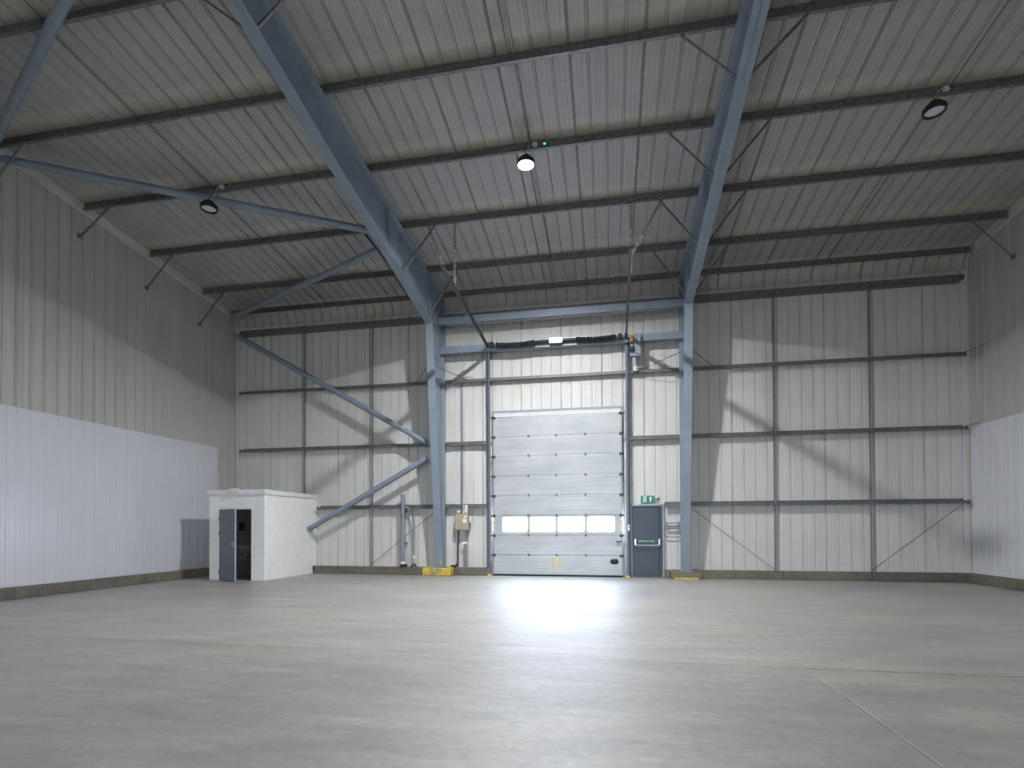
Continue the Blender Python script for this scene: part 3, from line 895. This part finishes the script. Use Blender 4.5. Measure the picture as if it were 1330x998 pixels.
def text_mesh(txt, size, x, y, z, parent, mat, name='lettering'):
    cu = bpy.data.curves.new('txt', 'FONT')
    cu.body = txt
    cu.size = size
    cu.align_x = 'LEFT'
    cu.extrude = 0.0008
    cu.resolution_u = 2
    to = bpy.data.objects.new('txt', cu)
    COL.objects.link(to)
    dg = bpy.context.evaluated_depsgraph_get()
    me = bpy.data.meshes.new_from_object(to.evaluated_get(dg))
    mb = MB()
    mb.add([(x + v.co.x, y - v.co.z, z + v.co.y) for v in me.vertices], [tuple(p.vertices) for p in me.polygons])
    bpy.data.objects.remove(to)
    bpy.data.meshes.remove(me)
    return mb.build(name, mat, parent)
text_mesh('PUSH BAR TO OPEN', 0.042, 0.905, D - 0.0595, 1.058, sg_, 'signwhite')
mbx = MB()
mbx.extrude([(0.85, 1.072), (0.875, 1.052), (0.875, 1.066), (0.895, 1.066), (0.895, 1.079), (0.875, 1.079), (0.875, 1.093)], 'y', D - 0.0605, D - 0.0585)
mbx.build('arrow', 'signwhite', sg_)
# exit sign over the door
t = thing('exit_sign', (1.10, D - 0.05, 2.19), 'green exit sign with running figure and up arrow above the navy door', 'sign')
MB().bbox(0.895, 1.30, D - 0.085, D - 0.03, 2.205, 2.435, 0.006).build('housing', 'plasticwhite', t)
fc = MB().box(0.905, 1.29, D - 0.089, D - 0.0855, 2.215, 2.425).build('face', 'green', t)
yb, yf = D - 0.0895, D - 0.0915
MB().box(0.965, 1.065, yf + 0.0005, yb, 2.235, 2.408).build('doorway', 'signwhite', fc)
fg = MB()
fy = D - 0.0935
fg.extrude([(1.008 + 0.016 * math.cos(a), 2.388 + 0.014 * math.sin(a)) for a in [i * math.pi / 5 for i in range(10)]], 'y', fy, yf)
fg.extrude([(0.998, 2.372), (1.02, 2.366), (1.012, 2.318), (0.988, 2.322)], 'y', fy, yf)
fg.extrude([(1.018, 2.366), (1.046, 2.345), (1.040, 2.337), (1.014, 2.352)], 'y', fy, yf)
fg.extrude([(0.998, 2.37), (0.972, 2.345), (0.980, 2.338), (1.0, 2.354)], 'y', fy, yf)
fg.extrude([(1.012, 2.32), (1.042, 2.290), (1.030, 2.252), (1.018, 2.254), (1.026, 2.288), (0.998, 2.312)], 'y', fy, yf)
fg.extrude([(0.990, 2.322), (0.992, 2.280), (0.962, 2.262), (0.966, 2.250), (1.006, 2.272), (1.006, 2.318)], 'y', fy, yf)
fg.build('running_figure', 'green', fc)
ar = MB().extrude([(1.185, 2.40), (1.235, 2.345), (1.205, 2.345), (1.205, 2.24), (1.165, 2.24), (1.165, 2.345), (1.135, 2.345)], 'y', yf, yb)
ar.build('up_arrow', 'signwhite', fc)
t = thing('wall_sensor', (1.37, D - 0.05, 2.29), 'small white sensor with black bracket just right of the green exit sign', 'sensor')
MB().bbox(1.335, 1.39, D - 0.10, D - 0.018, 2.33, 2.39, 0.01).build('body', 'plasticwhite', t)
MB().rod((1.40, D - 0.08, 2.33), (1.44, D - 0.10, 2.35), 0.018, 10).box(1.36, 1.43, D - 0.07, D - 0.018, 2.31, 2.328).build('bracket', 'black', t)
t = thing('push_button', (0.545, 15.98, 1.4), 'small white push-button box between the roller door and the exit door', 'button')
MB().bbox(0.515, 0.575, 15.90, 15.975, 1.38, 1.56, 0.01).build('box', 'plasticwhite', t)
MB().rod((0.545, 15.90, 1.50), (0.545, 15.892, 1.50), 0.016, 10).build('button', 'green', t)
MB().rod((0.545, 15.94, 1.56), (0.545, 15.94, 2.4), 0.008, 6).build('cable', 'rail', t)
t = thing('rail_sensor', (0.79, 15.98, 6.08), 'small white sensor box on the rail right of the roller door', 'sensor')
MB().bbox(0.72, 0.83, 15.98, 16.07, 6.11, 6.24, 0.012).build('box', 'plasticwhite', t)
MB().rod((0.79, 15.98, 6.17), (0.79, 15.965, 6.17), 0.02, 10).build('eye', 'black', t)
MB().path([(0.83, 16.02, 6.22), (0.9, 16.02, 6.24), (1.02, 16.05, 6.22)], 0.008, 6).build('cable', 'plasticwhite', t)
# level pipes beside the exit door
for k, (z, dy) in enumerate(((1.61, 0.10), (1.525, 0.13), (1.44, 0.10), (1.20, 0.10))):
    nm = ['topmost', 'second', 'third', 'lowest, set apart below the others'][k]
    t = thing('conduit', (1.85, D - dy, z), 'short level grey conduit between exit door and right column, ' + nm, 'conduit', 'conduits by the exit door')
    MB().rod((1.63, D - dy, z), (2.115, D - dy, z), 0.016, 10).build('tube', 'pipe', t, smooth=True)
    for x in (1.65, 1.98):
        MB().box(x - 0.012, x + 0.012, D - dy - 0.02, D - 0.018, z - 0.022, z + 0.022).build('clip', 'galv', t)

# ------------------------------------------------------------------ cabinet, pipes left of the roller door
t = thing('control_cabinet', (-4.55, 16.05, 1.42), 'beige metal control cabinet with a white label on the wall left of the roller door', 'cabinet')
MB().bbox(-4.775, -4.335, 15.98, D - 0.10, 1.415, 1.925, 0.01).build('body', 'cream', t)
dr = MB().bbox(-4.765, -4.345, 15.962, 15.979, 1.425, 1.915, 0.006).build('door', 'cream', t)
MB().box(-4.52, -4.40, 15.958, 15.9615, 1.64, 1.77).build('label_sheet', 'plasticwhite', dr)
MB().box(-4.48, -4.39, 15.958, 15.9615, 1.80, 1.86).build('label_sheet', 'plasticwhite', dr)
MB().rod((-4.74, 15.962, 1.66), (-4.74, 15.945, 1.66), 0.014, 10).build('lock', 'chrome', dr)
MB().bbox(-4.72, -4.60, 16.0, 16.08, 1.955, 2.03, 0.008).build('terminal_box', 'plasticwhite', t)
for x in (-4.53, -4.50):
    MB().rod((x, 16.06, 1.92), (x, 16.06, 2.20), 0.009, 8).build('white_lead', 'plasticwhite', t)
MB().bbox(-4.47, -4.38, 16.0, 16.09, 1.955, 2.20, 0.01).build('fuse_box', 'plasticwhite', t)
MB().bbox(-4.325, -4.26, 16.02, 16.10, 1.66, 1.86, 0.01).build('side_switch', 'plasticwhite', t)
MB().box(-4.70, -4.40, D - 0.10, D - 0.018, 1.5, 1.8).build('mounting_bracket', 'galv', t)
MB().rod((-4.70, 16.10, 1.41), (-4.72, 16.10, 0.26), 0.022, 10).build('conduit', 'black', t, smooth=True)
MB().rod((-4.43, 16.12, 1.41), (-4.43, 16.12, 0.26), 0.030, 10).build('conduit', 'pipe', t, smooth=True)
MB().rod((-4.52, 16.12, 1.04), (-4.52, 16.12, 0.26), 0.012, 8).build('conduit', 'pipe', t)
MB().bbox(-4.57, -4.42, 16.04, 16.10, 0.965, 1.045, 0.008).build('junction_box', 'plasticwhite', t)
MB().rod((-4.60, D - 0.05, 2.21), (-4.595, D - 0.05, 6.06), 0.016, 8).build('riser_conduit', 'pipe', t)
MB().rod((-4.645, D - 0.05, 2.21), (-4.64, D - 0.05, 6.06), 0.010, 8).build('riser_conduit', 'pipe', t)
MB().path([(-4.595, D - 0.06, 6.06), (-4.58, D - 0.07, 6.22), (-4.45, D - 0.09, 6.27), (-4.25, D - 0.1, 6.24), (-4.18, D - 0.1, 6.18)], 0.012, 8).build('riser_bend', 'pipe', t, smooth=True)
t = thing('floor_socket', (-4.85, 16.08, KERB), 'small black box on the kerb under the beige cabinet', 'box')
MB().bbox(-4.94, -4.77, 16.03, 16.16, KERB, 0.315, 0.012).build('box', 'black', t)
MB().rod((-4.79, 16.10, 0.30), (-4.74, 16.10, 0.34), 0.02, 8).build('gland', 'black', t)
t = thing('waste_pipe', (-6.51, 16.05, KERB), 'tall capped grey plastic pipe against the back wall left of the column', 'pipe')
MB().rod((-6.51, 16.0, 0.40), (-6.51, 16.0, 2.50), 0.062, 18).build('pipe', 'pipe', t, smooth=True)
MB().rod((-6.51, 16.0, 2.44), (-6.51, 16.0, 2.56), 0.074, 18).build('cap', 'pipe', t, smooth=True)
MB().rod((-6.51, 16.0, 0.33), (-6.51, 16.0, 0.42), 0.078, 18).build('collar', 'plasticwhite', t, smooth=True)
MB().lathe([(0.11, KERB), (0.11, 0.30), (0.085, 0.33)], (-6.51, 16.08, 0), 18).build('foot', 'black', t)
MB().box(-6.58, -6.44, 16.05, D - 0.018, 2.0, 2.03).build('clip', 'galv', t)
MB().box(-6.58, -6.44, 16.05, D - 0.018, 1.0, 1.03).build('clip', 'galv', t)
t = thing('bent_conduit', (-6.2, 16.1, KERB), 'thin bent conduit with a yellow tag beside the tall grey pipe', 'conduit')
MB().path([(-6.44, 16.03, 2.16), (-6.34, 16.05, 2.11), (-6.26, 16.08, 1.98), (-6.20, 16.1, 1.80), (-6.18, 16.1, 1.55), (-6.18, 16.1, 0.60)], [0.03] * 5 + [0.03], 10).build('pipe', 'pipe', t, smooth=True)
MB().rod((-6.19, 16.02, 1.7), (-6.19, 16.02, 2.22), 0.010, 8).build('spike', 'rail', t)
MB().rod((-6.18, 16.1, 0.52), (-6.18, 16.1, 0.60), 0.035, 10).build('collar', 'plasticwhite', t)
MB().rod((-6.18, 16.1, 0.30), (-6.18, 16.1, 0.52), 0.022, 10).build('lower_pipe', 'pipe', t)
MB().box(-6.165, -6.135, 16.07, 16.085, 0.38, 0.50).build('tag', 'yellow', t)
MB().lathe([(0.11, KERB), (0.08, 0.29), (0.03, 0.34)], (-6.18, 16.1, 0), 14).build('foot', 'black', t)
t = MB().bbox(-5.185, -5.145, 15.752, 15.766, 0.36, 0.52, 0.002).build('yellow_tag', 'yellow')
tag(t, 'small yellow tag stuck near the foot of the left column', 'tag')

# ------------------------------------------------------------------ the white hut
HX0, HX1, HY0, HY1, HZ = -11.45, -9.65, 13.52, D - 0.26, 2.475
OX0, OX1, OZ = -11.115, -10.02, 2.10     # door opening
hut = thing('hut', ((HX0 + HX1) / 2, (HY0 + HY1) / 2, 0), 'small white painted blockwork hut with its grey door ajar', 'hut')
TH = 0.10
MB().box(HX0 + 0.006, OX0, HY0 + 0.006, HY0 + TH, 0, HZ).box(OX1, HX1 - 0.006, HY0 + 0.006, HY0 + TH, 0, HZ).box(OX0, OX1, HY0 + 0.006, HY0 + TH, OZ, HZ).build('front_wall_mortar', 'blockwhite', hut)
MB().box(HX1 - TH, HX1 - 0.006, HY0 + TH, HY1, 0, HZ).box(HX1 - TH, HX1 - 0.006, HY1, D - 0.02, KERB + 0.005, HZ).build('side_wall_mortar', 'blockwhite', hut)
MB().box(HX0, HX0 + TH, HY0 + TH, HY1, 0, HZ).build('left_wall', 'blockwhite', hut)
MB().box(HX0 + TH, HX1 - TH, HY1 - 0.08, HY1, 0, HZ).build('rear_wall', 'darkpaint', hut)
BH, BL, JN = 0.225, 0.45, 0.014
cache = {}
def block(cx, cy, cz, lx, ly, lz):
    key = (round(lx, 3), round(ly, 3), round(lz, 3))
    if key not in cache:
        o = MB().bbox(-lx / 2, lx / 2, -ly / 2, ly / 2, -lz / 2, lz / 2, 0.007).build('block', 'blockwhite', origin=(0, 0, 0))
        cache[key] = o.data
    else:
        o = bpy.data.objects.new('block', cache[key])
        COL.objects.link(o)
    o.parent = hut
    o.location = Vector((cx, cy, cz)) - WLOC[hut.name]
for c in range(11):
    z0, z1 = c * BH + JN / 2, (c + 1) * BH - JN / 2
    off = BL / 2 if c % 2 else 0.0
    def row(a, b, org):
        """block spans between a and b with staggered joints"""
        e = [a]
        k = math.ceil((a - org + 0.06) / BL)
        while org + k * BL < b - 0.06:
            e.append(org + k * BL)
            k += 1
        e.append(b)
        return [(u + JN / 2, v - JN / 2) for u, v in zip(e[:-1], e[1:])]
    spans = [(HX0, HX1)] if z1 > OZ + 0.1 else [(HX0, OX0), (OX1, HX1)]
    for a, b_ in spans:
        for x0, x1 in row(a, b_ - 0.0, HX0 + off):
            if x1 - x0 > 0.04:
                block((x0 + x1) / 2, HY0 + 0.011, (z0 + z1) / 2, x1 - x0, 0.022, z1 - z0)
    for y0, y1 in row(HY0 + 0.026, HY1 if z0 < KERB else D - 0.02, HY0 + off + BL / 2):
        if y1 - y0 > 0.04:
            block(HX1 - 0.011, (y0 + y1) / 2, (z0 + z1) / 2, 0.022, y1 - y0, z1 - z0)
FZ0, FZ1 = HZ - 0.015, 2.60
MB().bbox(HX0 - 0.04, HX1 + 0.035, HY0 - 0.035, HY0 - 0.008, FZ0, FZ1, 0.004).build('fascia', 'plasticwhite', hut)
MB().bbox(HX1 + 0.008, HX1 + 0.035, HY0 - 0.006, D - 0.02, FZ0, FZ1, 0.004).build('fascia', 'plasticwhite', hut)
MB().box(HX0 - 0.03, HX1 + 0.007, HY0 - 0.007, D - 0.02, HZ + 0.002, FZ1 - 0.01).build('roof_slab', 'blockwhite', hut)
fr = MB()
MB().bbox(OX0, OX0 + 0.06, HY0 - 0.012, HY0 + TH, 0, OZ - 0.06, 0.004).build('door_jamb', 'plasticwhite', hut)
MB().bbox(OX1 - 0.06, OX1, HY0 - 0.012, HY0 + TH, 0, OZ - 0.06, 0.004).build('door_jamb', 'plasticwhite', hut)
MB().bbox(OX0, OX1, HY0 - 0.012, HY0 + TH, OZ - 0.058, OZ, 0.004).build('door_head', 'plasticwhite', hut)
# door leaf, swung towards the viewer
th = math.radians(-26)
hx, hy = OX0 + 0.065, HY0 - 0.02
def rot(px, py):
    return (hx + px * math.cos(th) - py * math.sin(th), hy + px * math.sin(th) + py * math.cos(th))
def rbox(px0, px1, py0, py1, z0, z1):
    c = [rot(*q) for q in ((px0, py0), (px1, py0), (px1, py1), (px0, py1))]
    return MB().extrude(c, 'z', z0, z1)
lf = rbox(0, 0.90, -0.045, 0.0, 0.012, OZ - 0.07).build('door', 'greydoor', hut)
lf['label'] = 'slate grey door leaf standing ajar'
rbox(0.9005, 0.904, -0.045, 0.0, 0.012, OZ - 0.07).build('door_edge', 'frame', lf)
hd = rbox(0.82, 0.86, -0.055, -0.046, 0.97, 1.12)
q0, q1, q2 = rot(0.84, -0.05), rot(0.84, -0.10), rot(0.73, -0.10)
hd.path([(*q0, 1.06), (*q1, 1.06), (*q2, 1.06)], 0.011, 8)
hd.build('handle', 'chrome', lf)
for z in (0.25, 1.35, 1.75):
    hb = rbox(-0.02, 0.02, -0.052, -0.046, z - 0.05, z + 0.05)
    a = rot(-0.008, -0.05)
    hb.rod((*a, z - 0.05), (*a, z + 0.05), 0.009, 8)
    hb.build('hinge', 'track', lf)
# small light fitting on the fascia
t = thing('bulkhead_light', (-10.62, HY0 - 0.05, 2.52), 'small white light fitting on the fascia above the hut door', 'light')
MB().bbox(-10.75, -10.45, HY0 - 0.085, HY0 - 0.036, 2.525, 2.635, 0.01).build('base', 'plasticwhite', t)
for x in (-10.70, -10.62):
    MB().rod((x, HY0 - 0.085, 2.575), (x, HY0 - 0.115, 2.57), 0.028, 12).build('lens', 'lensoff', t, smooth=True)
# wash basin and fittings inside, on the hut's left wall
WX, BY = HX0 + TH, 14.62
t = thing('wash_basin', (WX + 0.2, BY, 0.4), 'white wash basin glimpsed through the hut doorway', 'basin')
MB().lathe([(0.05, -0.16), (0.16, -0.12), (0.24, 0.0), (0.25, 0.03), (0.22, 0.03), (0.18, -0.04), (0.03, -0.09)], (WX + 0.27, BY, 0.92), 20).build('bowl', 'ceramic', t, smooth=True)
MB().bbox(WX + 0.002, WX + 0.10, BY - 0.24, BY + 0.24, 0.86, 0.965, 0.015).build('ledge', 'ceramic', t)
for y in (BY - 0.12, BY + 0.12):
    MB().rod((WX + 0.06, y, 0.965), (WX + 0.06, y, 1.05), 0.016, 8).rod((WX + 0.06, y, 1.035), (WX + 0.17, y, 1.03), 0.012, 8).build('tap', 'chrome', t)
MB().path([(WX + 0.27, BY, 0.77), (WX + 0.27, BY, 0.60), (WX + 0.23, BY, 0.55), (WX + 0.17, BY, 0.58), (WX + 0.003, BY, 0.60)], 0.024, 10).build('waste_trap', 'plasticwhite', t, smooth=True)
t = thing('soap_dispenser', (WX + 0.06, 14.5, 1.4), 'small dark dispenser above the basin inside the hut', 'dispenser')
MB().bbox(WX + 0.002, WX + 0.11, 14.62, 14.78, 1.42, 1.66, 0.02).build('case', 'black', t)
MB().bbox(WX + 0.111, WX + 0.118, 14.67, 14.73, 1.45, 1.50, 0.003).build('button', 'plasticwhite', t)

# ------------------------------------------------------------------ high-bay lamps
def lamp(x, y, zl, lit, label, hang=None):
    t = thing('high_bay_lamp', (x, y, zl), label, 'lamp', 'high-bay lamps')
    hxx, hyy = hang or (x, y)
    zt = zpur(hyy)
    prof = [(0.172, 0.0), (0.185, 0.012), (0.185, 0.045), (0.165, 0.06), (0.10, 0.075), (0.085, 0.15), (0.06, 0.165), (0.02, 0.17)]
    # hollow rim so that the lens sits in it
    MB().lathe([(0.152, 0.014), (0.156, -0.034), (0.178, -0.034)] + prof[1:], (x, y, zl), 28).build('housing', 'black', t, smooth=True)
    for i in range(14):
        a = 2 * math.pi * i / 14
        c, s = math.cos(a), math.sin(a)
        MBf = MB().add([(x + c * r - s * w, y + s * r + c * w, zl + z) for w in (-0.003, 0.003) for r, z in ((0.09, 0.07), (0.165, 0.058), (0.12, 0.12), (0.088, 0.14))],
                       [(0, 1, 2, 3), (4, 7, 6, 5), (0, 4, 5, 1), (1, 5, 6, 2), (2, 6, 7, 3), (3, 7, 4, 0)])
        MBf.build('cooling_fin', 'black', t)
    MB().lathe([(0.152, 0.008), (0.150, 0.002), (0.10, 0.0), (0.03, 0.0)], (x, y, zl), 28).build('lens', 'lenson' if lit else 'lensoff', t, smooth=True)
    hk = MB().rod((x, y, zl + 0.17), (x, y, zl + 0.20), 0.012, 8)
    n_ = 6
    pts = [(x + (hxx - x) * i / n_ + 0.012 * math.sin(i * 2.2), y + (hyy - y) * i / n_, zl + 0.20 + (zt + 0.02 - zl - 0.20) * i / n_) for i in range(n_ + 1)]
    hk.path(pts, 0.008, 6)
    hk.build('hook_chain', 'black', t)
    MB().path([(x + 0.02, y, zl + 0.17), (x + 0.05, y + 0.01, zl + 0.22), ((x + hxx) / 2 + 0.01, (y + hyy) / 2 + 0.01, (zl + zt) / 2 + 0.05), (hxx + 0.03, hyy, zt + 0.03), (hxx + 0.10, hyy - 0.015, zt + 0.11), (hxx + 0.22, hyy - 0.02, zt + 0.10)], 0.006, 6).build('cable', 'plasticwhite', t, smooth=True)
    MB().bbox(hxx + 0.14, hxx + 0.24, hyy - 0.03, hyy + 0.035, zt + 0.06, zt + 0.15, 0.008).build('junction_box', 'plasticwhite', t)
    return t
LY = PUR[3] + 0.02
lamp(-1.67, LY, 9.02, True, 'lit round high-bay lamp glaring in the middle of the roof')
lamp(-8.82, 10.36, 8.69, False, 'unlit black-rimmed round lamp hanging in front of the left roof brace', (-8.98, LY))
lamp(5.82, LY, 9.02, False, 'unlit black-rimmed round lamp hanging in the right bay')
t = thing('presence_sensor', (-1.27, PUR[3] - 0.02, 9.36), 'small sensor with a green light on the purlin beside the lit lamp', 'sensor')
MB().bbox(-1.33, -1.20, PUR[3] - 0.05, PUR[3] + 0.05, 9.355, 9.42, 0.008).build('body', 'galv', t)
MB().lathe([(0.02, 0.0), (0.018, -0.010), (0.008, -0.016)], (-1.275, PUR[3] - 0.03, 9.355), 10).build('indicator', 'led', t)

# added, unseen lamp behind the viewer for soft fill light
lamp(-1.67, -8.16, zpur(8.16) - 0.27, True, 'added fill lamp on the roof slope behind the viewer')
